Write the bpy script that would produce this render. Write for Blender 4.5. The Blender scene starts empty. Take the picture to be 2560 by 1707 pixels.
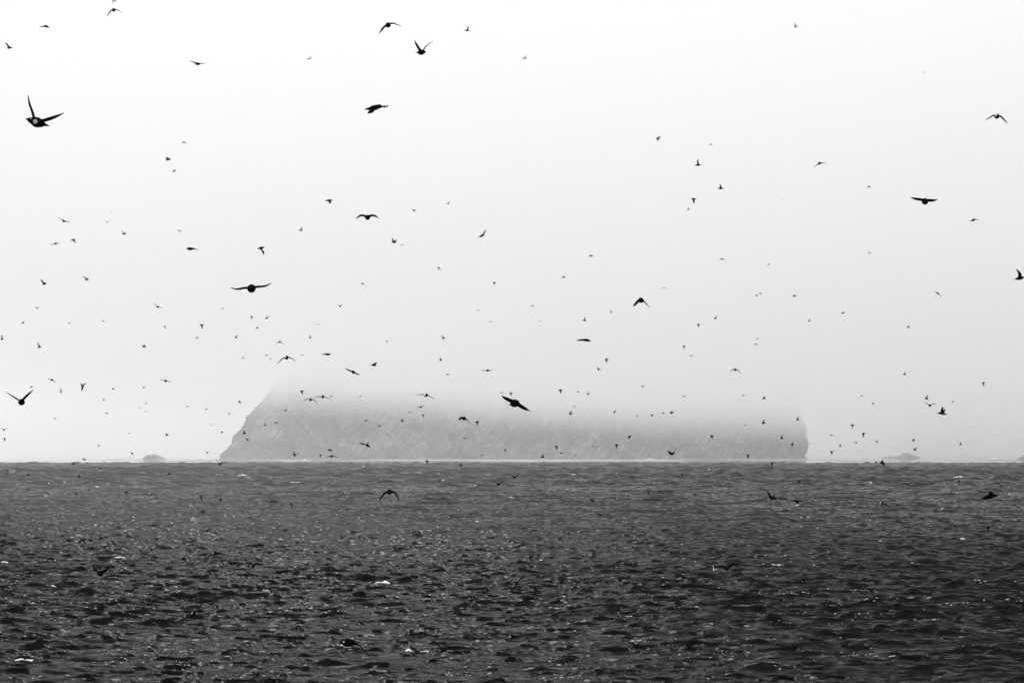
import bpy, math, random
import numpy as np

# ------------------------------------------------------------------ camera
SC = bpy.context.scene
COL = SC.collection
CAM_H = 9.0                       # eye height above the sea (deck of a ship)
LENS, SENS = 100.0, 36.0
F = 2560 * LENS / SENS            # pixels per radian on the 2560 px wide photograph
HORIZON = 1125.0                  # row of the eye level on the photograph
PITCH = math.atan((HORIZON - 853.5) / F)

cam_d = bpy.data.cameras.new("camera")
cam_d.lens = LENS; cam_d.sensor_width = SENS; cam_d.sensor_fit = 'HORIZONTAL'
cam_d.clip_start = 0.5; cam_d.clip_end = 40000
cam = bpy.data.objects.new("camera", cam_d)
cam.location = (0, 0, CAM_H)
cam.rotation_euler = (math.pi / 2 + PITCH, 0, 0)
COL.objects.link(cam)
SC.camera = cam

# ------------------------------------------------------------------ sky, sun, exposure
SUN_AZ, SUN_EL = math.radians(-8), math.radians(40)     # in front of the camera, left, high
world = bpy.data.worlds.new("World"); SC.world = world
world.use_nodes = True
wn, wl = world.node_tree.nodes, world.node_tree.links
wn.clear()
sky = wn.new("ShaderNodeTexSky"); sky.sky_type = 'NISHITA'; sky.sun_disc = False
sky.sun_elevation = SUN_EL; sky.sun_rotation = SUN_AZ
sky.air_density = 1.0; sky.dust_density = 8.0; sky.ozone_density = 1.0
bw = wn.new("ShaderNodeRGBToBW")                          # a black and white photograph
veil = wn.new("ShaderNodeMix"); veil.data_type = 'FLOAT'  # sky seen through an even layer of cloud
veil.inputs[0].default_value = 0.62
veil.inputs[3].default_value = 14.0
bg = wn.new("ShaderNodeBackground"); bg.inputs[1].default_value = 0.060
wo = wn.new("ShaderNodeOutputWorld")
wl.new(sky.outputs[0], bw.inputs[0]); wl.new(bw.outputs[0], veil.inputs[2])
wl.new(veil.outputs[0], bg.inputs[0]); wl.new(bg.outputs[0], wo.inputs[0])

sun_d = bpy.data.lights.new("sun", 'SUN'); sun_d.energy = 1.5; sun_d.angle = math.radians(10)
sun_d.color = (1, 1, 1)
sun = bpy.data.objects.new("sun", sun_d)
sun.rotation_euler = (math.pi / 2 - SUN_EL, 0, math.pi - SUN_AZ)
sun.location = (-400, 900, 1200)
COL.objects.link(sun)

vs = SC.view_settings
vs.view_transform = 'Standard'; vs.look = 'None'; vs.exposure = 0.92; vs.gamma = 1.0
vs.use_curve_mapping = False
cy = SC.cycles
cy.use_denoising = True
cy.max_bounces = 8; cy.diffuse_bounces = 2; cy.glossy_bounces = 2; cy.volume_bounces = 1
cy.transparent_max_bounces = 24
cy.use_adaptive_sampling = False
cy.sample_clamp_indirect = 4.0

# ------------------------------------------------------------------ helpers
def px_ray(x, y):
    """direction through a pixel of the photograph, with unit depth along +Y"""
    u = (x - 1280) / F; v = (853.5 - y) / F
    c, s = math.cos(PITCH), math.sin(PITCH)
    d = np.array([u, c - v * s, s + v * c])
    return d / d[1]

def at(x, y, depth):
    return np.array([0, 0, CAM_H]) + px_ray(x, y) * depth

def sea_depth(y, z=0.0):
    d = px_ray(1280, y)
    return (CAM_H - z) / -d[2] if d[2] < -1e-5 else 1e9

def tag(o, label=None, cat=None, group=None, kind=None):
    if label: o["label"] = label
    if cat: o["category"] = cat
    if group: o["group"] = group
    if kind: o["kind"] = kind
    return o

def mesh_obj(name, verts, faces, mat, parent=None, smooth=True):
    me = bpy.data.meshes.new(name)
    me.from_pydata([tuple(map(float, v)) for v in verts], [], [tuple(f) for f in faces])
    me.update()
    if smooth: me.polygons.foreach_set("use_smooth", [True] * len(me.polygons))
    if mat: me.materials.append(mat)
    o = bpy.data.objects.new(name, me)
    COL.objects.link(o)
    if parent: o.parent = parent
    return o

def grid_mesh(name, P, mat, smooth=True, wrap_u=False):
    """P[rows, cols, 3] -> mesh, fast"""
    R, C = P.shape[:2]
    co = P.reshape(-1, 3).astype(np.float32)
    r = np.arange(R - 1)[:, None]; c = np.arange(C if wrap_u else C - 1)[None, :]
    c2 = (c + 1) % C
    q = np.stack([r * C + c, r * C + c2, (r + 1) * C + c2, (r + 1) * C + c], -1).reshape(-1, 4)
    me = bpy.data.meshes.new(name)
    me.vertices.add(len(co)); me.vertices.foreach_set("co", co.ravel())
    me.loops.add(q.size); me.loops.foreach_set("vertex_index", q.ravel().astype(np.int32))
    me.polygons.add(len(q))
    me.polygons.foreach_set("loop_start", np.arange(0, q.size, 4, dtype=np.int32))
    me.polygons.foreach_set("use_smooth", np.full(len(q), smooth))
    me.update(calc_edges=True)
    if mat: me.materials.append(mat)
    o = bpy.data.objects.new(name, me); COL.objects.link(o)
    return o

def noise2(shape_xy, scale, seed, octaves=4, gain=0.5):
    """value noise sampled at arrays x, y"""
    x, y = shape_xy
    rng = np.random.RandomState(seed)
    tot = np.zeros_like(x, dtype=float); a = 1.0; norm = 0
    for o in range(octaves):
        T = rng.rand(256, 256)
        fx = x / scale; fy = y / scale
        ix = np.floor(fx).astype(int); iy = np.floor(fy).astype(int)
        tx = fx - ix; ty = fy - iy
        tx = tx * tx * (3 - 2 * tx); ty = ty * ty * (3 - 2 * ty)
        g = lambda i, j: T[i % 256, j % 256]
        v = (g(ix, iy) * (1 - tx) + g(ix + 1, iy) * tx) * (1 - ty) + (g(ix, iy + 1) * (1 - tx) + g(ix + 1, iy + 1) * tx) * ty
        tot += a * (v * 2 - 1); norm += a
        a *= gain; scale *= 0.5
    return tot / norm

def sstep(a, b, x):
    t = np.clip((x - a) / (b - a), 0, 1)
    return t * t * (3 - 2 * t)

# ------------------------------------------------------------------ materials
def material(name, color, rough=0.7, spec=0.3, ior=1.45):
    m = bpy.data.materials.new(name); m.use_nodes = True
    b = m.node_tree.nodes["Principled BSDF"]
    b.inputs["Base Color"].default_value = (*color, 1)
    b.inputs["Roughness"].default_value = rough
    b.inputs["Specular IOR Level"].default_value = spec
    b.inputs["IOR"].default_value = ior
    return m, m.node_tree.nodes, m.node_tree.links, b

def speckle(m, nodes, links, b, c0, c1, scale, detail=4):
    tc = nodes.new("ShaderNodeTexCoord")
    n = nodes.new("ShaderNodeTexNoise"); n.inputs["Scale"].default_value = scale
    n.inputs["Detail"].default_value = detail
    r = nodes.new("ShaderNodeValToRGB")
    r.color_ramp.elements[0].position = 0.35; r.color_ramp.elements[0].color = (*c0, 1)
    r.color_ramp.elements[1].position = 0.65; r.color_ramp.elements[1].color = (*c1, 1)
    links.new(tc.outputs["Object"], n.inputs["Vector"])
    links.new(n.outputs["Fac"], r.inputs[0]); links.new(r.outputs[0], b.inputs["Base Color"])

m_dark, n_, l_, b_ = material("dark_plumage", (.006, .006, .006), .95, .0)
speckle(m_dark, n_, l_, b_, (.004, .004, .004), (.009, .009, .009), 60)
m_white, n_, l_, b_ = material("white_plumage", (.8, .8, .8), .8, .2)
speckle(m_white, n_, l_, b_, (.72, .72, .72), (.85, .85, .85), 40)
m_bill, n_, l_, b_ = material("bill_horn", (.01, .01, .01), .6, .1)
speckle(m_bill, n_, l_, b_, (.006, .006, .006), (.014, .014, .014), 90)
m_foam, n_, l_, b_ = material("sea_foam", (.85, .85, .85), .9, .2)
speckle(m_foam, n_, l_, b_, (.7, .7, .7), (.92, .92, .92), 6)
m_spent, n_, l_, b_ = material("spent_foam", (.4, .4, .4), .9, .1)
speckle(m_spent, n_, l_, b_, (.22, .22, .22), (.5, .5, .5), .02)
# ------------------------------------------------------------------ sea
LINE_Y = 2000.0                   # beyond this line the water lies calm in the lee of the island

def water_material():
    m, n, l, b = material("sea_water", (.004, .004, .004), .10, .006, 1.333)
    geo = n.new("ShaderNodeNewGeometry")
    sep = n.new("ShaderNodeSeparateXYZ"); l.new(geo.outputs["Position"], sep.inputs[0])
    calm = n.new("ShaderNodeMapRange"); calm.inputs[1].default_value = LINE_Y - 60; calm.inputs[2].default_value = LINE_Y + 10
    calm.inputs[3].default_value = 1.0; calm.inputs[4].default_value = 0.01
    l.new(sep.outputs[1], calm.inputs[0])
    far = n.new("ShaderNodeMapRange"); far.inputs[1].default_value = 120; far.inputs[2].default_value = 1300
    far.inputs[3].default_value = .08; far.inputs[4].default_value = .22      # wavelets too small to build blur the far water
    lee = n.new("ShaderNodeMapRange"); lee.inputs[1].default_value = LINE_Y - 30; lee.inputs[2].default_value = LINE_Y + 10
    lee.inputs[3].default_value = 1.0; lee.inputs[4].default_value = .12
    mul = n.new("ShaderNodeMath"); mul.operation = 'MULTIPLY'
    l.new(sep.outputs[1], far.inputs[0]); l.new(sep.outputs[1], lee.inputs[0])
    l.new(far.outputs[0], mul.inputs[0]); l.new(lee.outputs[0], mul.inputs[1]); 
    gm = n.new("ShaderNodeMapping"); gm.inputs["Scale"].default_value = (.055, .0075, 1)     # gusts roughen the water in patches
    gt = n.new("ShaderNodeTexNoise"); gt.inputs["Scale"].default_value = 1.0; gt.inputs["Detail"].default_value = 5; gt.inputs["Roughness"].default_value = .7
    gr = n.new("ShaderNodeMapRange"); gr.inputs[1].default_value = .35; gr.inputs[2].default_value = .65; gr.inputs[3].default_value = .6; gr.inputs[4].default_value = 1.45
    l.new(geo.outputs["Position"], gm.inputs[0]); l.new(gm.outputs[0], gt.inputs["Vector"]); l.new(gt.outputs["Fac"], gr.inputs[0])
    mul2 = n.new("ShaderNodeMath"); mul2.operation = 'MULTIPLY'
    l.new(mul.outputs[0], mul2.inputs[0]); l.new(gr.outputs[0], mul2.inputs[1]); l.new(mul2.outputs[0], b.inputs["Roughness"])
    prev = None
    for sc, dist, st in ((3.0, 0.12, 1.0), (8.0, 0.04, 1.0), (20.0, .012, 1.0)):
        mp = n.new("ShaderNodeMapping"); mp.inputs["Rotation"].default_value = (0, 0, 0.12)
        mp.inputs["Scale"].default_value = (0.3, 1.0, 1.0)
        l.new(geo.outputs["Position"], mp.inputs[0])
        t = n.new("ShaderNodeTexNoise"); t.inputs["Scale"].default_value = sc
        t.inputs["Detail"].default_value = 3; t.inputs["Roughness"].default_value = .55
        l.new(mp.outputs[0], t.inputs["Vector"])
        bp = n.new("ShaderNodeBump"); bp.inputs["Distance"].default_value = dist
        l.new(calm.outputs[0], bp.inputs["Strength"])
        l.new(t.outputs["Fac"], bp.inputs["Height"])
        if prev: l.new(prev.outputs[0], bp.inputs["Normal"])
        prev = bp
    l.new(prev.outputs[0], b.inputs["Normal"])
    return m

m_water = water_material()

def wave_tile(N, size, seed, ang, lmin, lmax, spread, slope_rms, power=2.3):
    """heights and the sideways drift that sharpens the crests"""
    k1 = np.fft.fftfreq(N, d=size / N) * 2 * np.pi
    kx, ky = np.meshgrid(k1, k1, indexing='ij')
    k = np.hypot(kx, ky); k[0, 0] = 1
    lam = 2 * np.pi / k
    th = np.arctan2(kx, ky) - ang
    amp = k ** -power * np.exp(-(lmin / lam) ** 2) * np.exp(-(lam / lmax) ** 3)
    amp *= np.abs(np.cos(th)) ** spread + 0.05
    rng = np.random.RandomState(seed)
    spec = np.fft.fft2(rng.normal(size=(N, N))) * amp
    spec[0, 0] = 0
    h = np.fft.ifft2(spec).real
    dx = np.fft.ifft2(1j * kx / k * spec).real; dy = np.fft.ifft2(1j * ky / k * spec).real
    g = np.gradient(h, size / N)
    s = slope_rms / math.sqrt((g[0] ** 2 + g[1] ** 2).mean())
    return np.stack([h * s, dx * s, dy * s], -1).astype(np.float32)

def sample(tile, size, x, y):
    N = tile.shape[0]
    fx = x / size * N; fy = y / size * N
    ix = np.floor(fx).astype(int); iy = np.floor(fy).astype(int)
    tx = (fx - ix)[..., None]; ty = (fy - iy)[..., None]
    g = lambda i, j: tile[i % N, j % N]
    return (g(ix, iy) * (1 - tx) + g(ix + 1, iy) * tx) * (1 - ty) + (g(ix, iy + 1) * (1 - tx) + g(ix + 1, iy + 1) * tx) * ty

TILE_A = wave_tile(2048, 96.0, 3, 0.30, 0.26, 1.5, 1.8, 0.50, 2.0)
TILE_B = wave_tile(512, 190.0, 8, 0.1, 2.2, 12, 5, 0.085)
CHOP = -0.9

def line_at(x):
    return LINE_Y + 45 * noise2((x, np.zeros_like(x)), 160.0, 5, 3)

def sea_move(x, y):
    """height and drift of the water at x, y"""
    x, y = np.broadcast_arrays(np.asarray(x, float), np.asarray(y, float))
    gust = 0.95 + 0.26 * noise2((x * 0.3, y), 60.0, 11, 3)
    w = sample(TILE_A, 96.0, x * .58, y + .06 * x) * gust[..., None] + sample(TILE_B, 190.0, x * .94 + y * .34, y * .94 - x * .34) * (.75 + 3.0 * sstep(200, 1100, y))[..., None] * (1.2 * gust - .1).clip(.3, 3)[..., None]
    return w * (1 - 0.985 * sstep(-40, 10, y - line_at(x)))[..., None]

def sea_height(x, y):
    return sea_move(x, y)[..., 0]

def build_sea():
    half = 11.6
    th_in = np.radians(np.linspace(-half, half, 690))
    th_out = np.radians(np.linspace(-180, -half, 22)[:-1])
    th = np.concatenate([th_out, th_in, -th_out[::-1]])[:-1]
    r = [3.0]
    while r[-1] < 94: r.append(r[-1] * 1.3)
    r[-1] = 94
    while r[-1] < 2600: r.append(r[-1] + max(.165, .165 * (r[-1] / 210) ** 1.75))
    while r[-1] < 9000: r.append(r[-1] * 1.08)
    r = np.array(r)
    R, T = np.meshgrid(r, th, indexing='ij')
    X = R * np.sin(T); Y = R * np.cos(T)
    k = sstep(30, 94, R) * (1 - sstep(2400, 2700, R)) * (np.abs(T) <= np.radians(half + .01))
    far = 1 - sstep(250, 700, R)                 # the drift only where the sheet is fine enough for it
    Wv = sea_move(X, Y) * k[..., None]
    P = np.stack([X - CHOP * Wv[..., 1] * far, Y - CHOP * Wv[..., 2] * far, Wv[..., 0]], -1)
    o = grid_mesh("sea", P[:, ::-1], m_water, wrap_u=True)
    print("SEA", P.shape)
    tag(o, kind="structure")
    return o
sea = build_sea()

# ------------------------------------------------------------------ island
ISL_Y = 2780.0
m_rock, n_, l_, b_ = material("misty_rock", (.1, .1, .1), .9, .2)
def rock_nodes(n, l, b, dark, light, streak):
    tc = n.new("ShaderNodeTexCoord")
    rot = n.new("ShaderNodeMapping"); rot.inputs["Rotation"].default_value = (0, math.radians(-36), 0)
    l.new(tc.outputs["Object"], rot.inputs[0])
    scl = n.new("ShaderNodeMapping"); scl.inputs["Scale"].default_value = (.30, .05, .022)
    l.new(rot.outputs[0], scl.inputs[0])
    s = n.new("ShaderNodeTexNoise"); s.inputs["Scale"].default_value = 1.0; s.inputs["Detail"].default_value = 5
    s.inputs["Roughness"].default_value = .6
    l.new(scl.outputs[0], s.inputs["Vector"])
    f = n.new("ShaderNodeTexNoise"); f.inputs["Scale"].default_value = .06; f.inputs["Detail"].default_value = 8
    l.new(tc.outputs["Object"], f.inputs["Vector"])
    big = n.new("ShaderNodeTexNoise"); big.inputs["Scale"].default_value = .011; big.inputs["Detail"].default_value = 2
    l.new(tc.outputs["Object"], big.inputs["Vector"])
    add = n.new("ShaderNodeMath"); add.operation = 'MULTIPLY_ADD'
    l.new(f.outputs["Fac"], add.inputs[0]); add.inputs[1].default_value = .35; l.new(s.outputs["Fac"], add.inputs[2])
    add2 = n.new("ShaderNodeMath"); add2.operation = 'MULTIPLY_ADD'
    l.new(big.outputs["Fac"], add2.inputs[0]); add2.inputs[1].default_value = .5; l.new(add.outputs[0], add2.inputs[2])
    sx = n.new("ShaderNodeSeparateXYZ"); l.new(tc.outputs["Object"], sx.inputs[0])
    add3 = n.new("ShaderNodeMath"); add3.operation = 'MULTIPLY_ADD'           # bare streaks thin out to the right
    l.new(sx.outputs[0], add3.inputs[0]); add3.inputs[1].default_value = -.0005; l.new(add2.outputs[0], add3.inputs[2])
    foot = n.new("ShaderNodeMapRange"); foot.inputs[1].default_value = 2; foot.inputs[2].default_value = 20     # rock grows paler low down
    foot.inputs[3].default_value = .13; foot.inputs[4].default_value = 0
    l.new(sx.outputs[2], foot.inputs[0])
    add4 = n.new("ShaderNodeMath"); add4.operation = 'ADD'; l.new(add3.outputs[0], add4.inputs[0]); l.new(foot.outputs[0], add4.inputs[1])
    r = n.new("ShaderNodeValToRGB")
    e = r.color_ramp.elements
    e[0].position = .86; e[0].color = (*[dark] * 3, 1)
    e[1].position = streak; e[1].color = (*[light] * 3, 1)
    m_ = e.new(.5 * (.94 + streak)); m_.color = (*[dark * 1.5] * 3, 1)
    l.new(add4.outputs[0], r.inputs[0])
    band = n.new("ShaderNodeTexNoise"); band.inputs["Scale"].default_value = .022; band.inputs["Detail"].default_value = 6
    band.inputs["Roughness"].default_value = .65; band.inputs["Distortion"].default_value = 1.2
    bm_ = n.new("ShaderNodeMapping"); bm_.inputs["Scale"].default_value = (1.0, .6, 1.9)
    l.new(rot.outputs[0], bm_.inputs[0]); l.new(bm_.outputs[0], band.inputs["Vector"])
    br = n.new("ShaderNodeMapRange"); br.inputs[1].default_value = .35; br.inputs[2].default_value = .68
    br.inputs[3].default_value = .3; br.inputs[4].default_value = 2.4
    l.new(band.outputs["Fac"], br.inputs[0])
    vm = n.new("ShaderNodeVectorMath"); vm.operation = 'SCALE'
    l.new(r.outputs[0], vm.inputs[0]); l.new(br.outputs[0], vm.inputs["Scale"])
    l.new(vm.outputs[0], b.inputs["Base Color"])
    bp = n.new("ShaderNodeBump"); bp.inputs["Distance"].default_value = 9; bp.inputs["Strength"].default_value = .9
    l.new(f.outputs["Fac"], bp.inputs["Height"]); l.new(bp.outputs[0], b.inputs["Normal"])
rock_nodes(n_, l_, b_, .045, .18, 1.15)
m_reef, n_, l_, b_ = material("wet_reef_rock", (.05, .05, .05), .8, .3)
rock_nodes(n_, l_, b_, .045, .12, 1.16)

def interp(pts, x):
    p = np.array(pts, float)
    return np.interp(x, p[:, 0], p[:, 1])

def build_island():
    # outline traced in metres at the island's distance: left slope and right cliff
    def w(dx, dy):                     # display pixel (2352 wide) -> metres X, Z
        p = at(dx * 1.0884, dy * 1.0884, ISL_Y); return p[0], p[2]
    left = [w(489, 1058), w(493, 1046), w(505, 1026), w(524, 996), w(543, 966), w(548, 953), w(566, 926), w(590, 894), w(622, 856), w(660, 820), w(720, 775)]
    right = [w(1871, 1058), w(1869, 1044), w(1876, 1030), w(1879, 1018), w(1872, 1006), w(1868, 990), w(1867, 962), w(1862, 930), w(1850, 905), w(1835, 880)]
    zl = np.array([p[1] for p in left]); xl = np.array([p[0] for p in left])
    zr = np.array([p[1] for p in right]); xr = np.array([p[0] for p in right])
    zl[0] = zr[0] = -3
    top = 118.0
    nv, nu = 90, 520
    # rows climb the seaward face, then cross the top and go down the back
    vz = np.linspace(-3, 1, 2)
    rows = []
    vs_ = np.concatenate([np.linspace(0, 1, nv)])
    u = np.linspace(0, 1, nu)
    P = []
    def crest(uu):                     # height of the plateau along the island
        return interp([(0, 112), (.1, 118), (.18, 118), (.35, 110), (.6, 100), (.85, 92), (1, 84)], uu)
    for v in vs_:
        z = -3 + v * (crest(u) + 3)
        xL = np.interp(z, zl, xl, right=xl[-1] + (0)); xR = np.interp(z, zr, xr)
        over = np.clip(z - zl[-1], 0, None); xL = xL + over * 1.1
        x = xL + (xR - xL) * u
        lean = (z + 3) * (0.9 - 0.55 * u)                      # face leans back, steeper to the right
        bay = 28 * noise2((x, np.zeros_like(x) + 3), 170.0, 21, 3)
        d1 = x * .84 - z * .55; d2 = x * .55 + z * .84          # gullies run up to the right
        rib = 17 * noise2((d1, d2 * .14), 30.0, 22, 5, .6) + 6 * noise2((x, z), 9.0, 23, 3)
        edge = sstep(0, .03, u) * (1 - sstep(.97, 1, u))
        y = ISL_Y + lean + (bay + rib) * (.25 + .75 * edge) + 60 * (1 - np.sqrt(np.clip(1 - (2 * u - 1) ** 8, 0, 1)))
        jag = 5.0 * noise2((z + 40, np.zeros_like(z) + 9 * (u > .5)), 9.0, 24, 4, .6) * np.maximum(1 - sstep(0, .03, u), sstep(.975, 1, u))
        P.append(np.stack([x + jag, y, z], -1))
    P = np.array(P)
    back = P[::-1].copy()
    depth = 260 * np.sqrt(np.clip(1 - (2 * u - 1) ** 4, .02, 1))
    k = np.linspace(0, 1, nv)[:, None]
    back[..., 1] = P[-1][None, :, 1] + depth[None] * (.6 + .4 * k)
    P = np.concatenate([P, back[::6], back[-1:]], 0)
    o = grid_mesh("island", P[:, :], m_rock)
    me = o.data
    import bmesh
    bm = bmesh.new(); bm.from_mesh(me)
    bmesh.ops.holes_fill(bm, edges=[e for e in bm.edges if e.is_boundary], sides=0)
    bmesh.ops.recalc_face_normals(bm, faces=bm.faces)
    bm.to_mesh(me); bm.free()
    tag(o, kind="structure")
    return o
island = build_island()

def reef(name, outline, depth, thick, label, mat, seed):
    """a rock standing out of the water: outline (display px) of its skyline, left to right"""
    pts = np.array([at(x * 1.0884, y * 1.0884, depth) for x, y in outline])
    xs = pts[:, 0]; zs = np.maximum(pts[:, 2], 0.0)
    n = 60; m = 26
    x = np.linspace(xs[0], xs[-1], n)
    h = np.interp(x, xs, zs)
    h = h * (1 + .5 * noise2((x, x * 0), (xs[-1] - xs[0]) / 4, seed, 5, .75)) + .05
    P = []
    for j in range(m):
        a = math.pi * j / (m - 1)
        y = depth - math.cos(a) * thick * (0.35 + .65 * np.sqrt(h / h.max()))
        prof = math.sin(a) ** .7
        z = -1.5 + (h + 1.5) * prof
        q = .4 * h.max() * noise2((x * 1.0, y * 1.0 + z * 1.3), h.max() * .7, seed + 1, 4, .6) * prof
        P.append(np.stack([x + q * .4, y + q, z + (q * .35 if 0 < j < m - 1 else 0)], -1))
    o = grid_mesh(name, np.array(P), mat)
    tag(o, label, "rock", "rocks off the island")
    return o
reef("sea_rock", [(326, 1056), (332, 1050), (343, 1045), (352, 1043), (362, 1046), (372, 1049), (380, 1056)], 2800, 9,
     "low hump-backed grey rock in the misty sea left of the island", m_reef, 31)
reef("sea_rock", [(2024, 1055), (2034, 1049), (2044, 1047), (2050, 1050), (2062, 1046), (2074, 1040), (2084, 1039), (2096, 1042), (2106, 1048), (2114, 1054)], 3250, 11,
     "pale two-peaked rock in the misty sea right of the island", m_reef, 32)
reef("sea_rock", [(2334, 1055), (2346, 1049), (2358, 1044), (2374, 1047), (2390, 1055)], 2720, 9,
     "faint rock cut off by the right edge of the picture", m_reef, 33)
# ------------------------------------------------------------------ white water
TILE_Y = [0, 427, 854, 1280]
ZF = 2350 / 640.0
def tp(tile, u, v):
    """point read off an enlarged part of the photograph -> photograph pixel"""
    return 640 * int(tile[1]) + u / ZF, TILE_Y[int(tile[0])] + v / ZF

def foam_heap(name, tile, u, v, wpx, hpx, label, seed, group, depth=None, thin=1.0, cat="whitecap"):
    x, y = tp(tile, u, v)
    d = depth or min(sea_depth(y + hpx / ZF * .5), 2900)
    w = wpx / ZF / F * d; h = max(.09, hpx / ZF / F * d * 1.0) * thin
    c = at(x, y, d)
    nx, ny = int(min(40, 14 + wpx / 4)), 9
    rng = random.Random(seed)
    U = np.linspace(-.5, .5, nx); V = np.linspace(-.5, .5, ny)
    UU, VV = np.meshgrid(U, V)
    dep = max(.7, h * 2.4)
    n1 = noise2((UU * w + seed * 7.3, VV * dep), max(w * .16, .12), 50 + seed % 40, 4)
    n2 = noise2((UU * w + seed * 3.1, VV * dep + 5), max(w * .4, .3), 90 + seed % 40, 2)
    env = np.clip(1 - (2 * UU) ** 2 * (1.0 + .3 * n2), 0, 1) ** .6 * np.clip(1 - (2 * VV) ** 2, 0, 1) ** .5
    Z = h * env * (.55 + .75 * n1 + .35 * n2) - .02 - .25 * h * (1 - env)
    ragged = 1 + .35 * n1
    X = c[0] + UU * w * (1 + .12 * n2)
    Y = d + VV * dep * ragged + .05 * w * n2
    base = float(np.percentile(sea_height(c[0] + np.linspace(-.5, .5, 15)[:, None] * w, d - np.linspace(0, 2.5, 7)[None, :]), 96))
    P = np.stack([X, Y, Z + base + .03], -1)
    o = grid_mesh(name, P, m_foam)
    keep = (env * (1 + .9 * n1 + .3 * n2)) > (.14 if wpx > 70 else .24)          # torn edges and holes
    import bmesh
    bm = bmesh.new(); bm.from_mesh(o.data); bm.verts.ensure_lookup_table()
    kill = [v for v, k in zip(list(bm.verts), keep.ravel()) if not k]
    if len(kill) < .7 * len(bm.verts): bmesh.ops.delete(bm, geom=kill, context='VERTS')
    bm.to_mesh(o.data); bm.free()
    tag(o, label, cat, group)
    return o

WC = [
 ("20", 2232, 1227, 122, 20, "bright white lens-shaped whitecap just below the island's left end"),
 ("23", 1745, 1242, 106, 20, "bright white whitecap below the right-hand rock"),
 ("31", 1155, 638, 152, 34, "largest white breaking crest, ragged, in the open middle water"),
 ("31", 2030, 100, 38, 16, "small bright whitecap in the middle of the sea"),
 ("22", 765, 1297, 82, 14, "dotted whitecap below the middle of the island"),
 ("22", 565, 1228, 48, 14, "small whitecap close to the far edge of the dark water, below the island's middle"),
 ("22", 1625, 1298, 76, 16, "clear oval whitecap below the right half of the island"),
 ("22", 950, 1218, 38, 10, "thin whitecap dash near the far edge of the dark water"),
 ("22", 1808, 1178, 32, 9, "tiny whitecap below the island's right part, almost at the fog"),
 ("21", 360, 1300, 98, 10, "long thin pale whitecap below the island's left half"),
 ("21", 2015, 1325, 46, 13, "pale whitecap left of a low V-winged bird"),
 ("21", 985, 1152, 26, 12, "tiny bright fleck close under the island's surf"),
 ("21", 2130, 1228, 82, 5, "hair-thin pale streak of foam below the island's middle"),
 ("20", 890, 1337, 42, 12, "short whitecap on the far left water below the left rock"),
 ("20", 740, 1267, 36, 7, "thin whitecap under a raised-wing bird at the left"),
 ("20", 1310, 1238, 36, 8, "short thin whitecap below the left rock"),
 ("20", 400, 1420, 105, 6, "long faint streak of foam at the far left"),
 ("23", 945, 1300, 32, 13, "small whitecap dot at the right, left of the bright whitecap"),
 ("23", 2215, 1400, 52, 12, "whitecap beside the big black bird at the right edge"),
 ("23", 1460, 1195, 36, 10, "faint whitecap near the far edge of the water at the right"),
 ("30", 40, 468, 76, 16, "whitecap cut by the left edge of the picture"),
 ("30", 480, 685, 62, 12, "small whitecap left below the big V-winged bird over the water"),
 ("31", 1400, 1295, 62, 26, "foaming crest low in the middle foreground"),
 ("31", 1545, 1290, 82, 12, "line of foam right beside the foaming crest in the foreground"),
 ("33", 1785, 250, 52, 20, "white splash in the dark water near the right edge"),
 ("32", 265, 457, 32, 14, "tiny whitecap left of the row of floating birds"),
 ("30", 215, 1392, 170, 26, "glittering broken crest at the lower left corner"),
 ("30", 1100, 437, 100, 8, "thin foam line right above the V-winged bird over the water"),
]
for i, (t, u, v, w, h, lab) in enumerate(WC):
    foam_heap("whitecap", t, u, v, w, h, lab, 100 + i, "whitecaps on the open sea")
SURF = [
 ("21", 460, 1085, 118, 16, "white surf bursting at the foot of the island's left slope"),
 ("22", 1265, 1078, 130, 12, "low white surf at the foot of the island's right half"),
 ("22", 970, 1089, 95, 8, "thin white surf at the foot of the island's middle"),
 ("23", 2095, 1054, 145, 22, "white mound of surf far right of the two-peaked rock"),
 ("20", 545, 1068, 42, 7, "thin surf streak far out at the left"),
 ("20", 1286, 1078, 26, 18, "white surf dot at the left rock's foot"),
 ("20", 1640, 1080, 78, 10, "surf between the left rock and the island"),
 ("23", 480, 1066, 40, 10, "small surf right of the island's cliff"),
 ("21", 300, 1092, 160, 8, "thin white surf line under the island's left slope"),
 ("22", 200, 1099, 300, 6, "thin bright surf line under the island's middle"),
]
for i, (t, u, v, w, h, lab) in enumerate(SURF):
    x, y = tp(t, u, v)
    foam_heap("surf", t, u, v, w, h, lab, 150 + i, "surf around the island", depth=min(sea_depth(y + 1.5), 2740), cat="surf")

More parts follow.
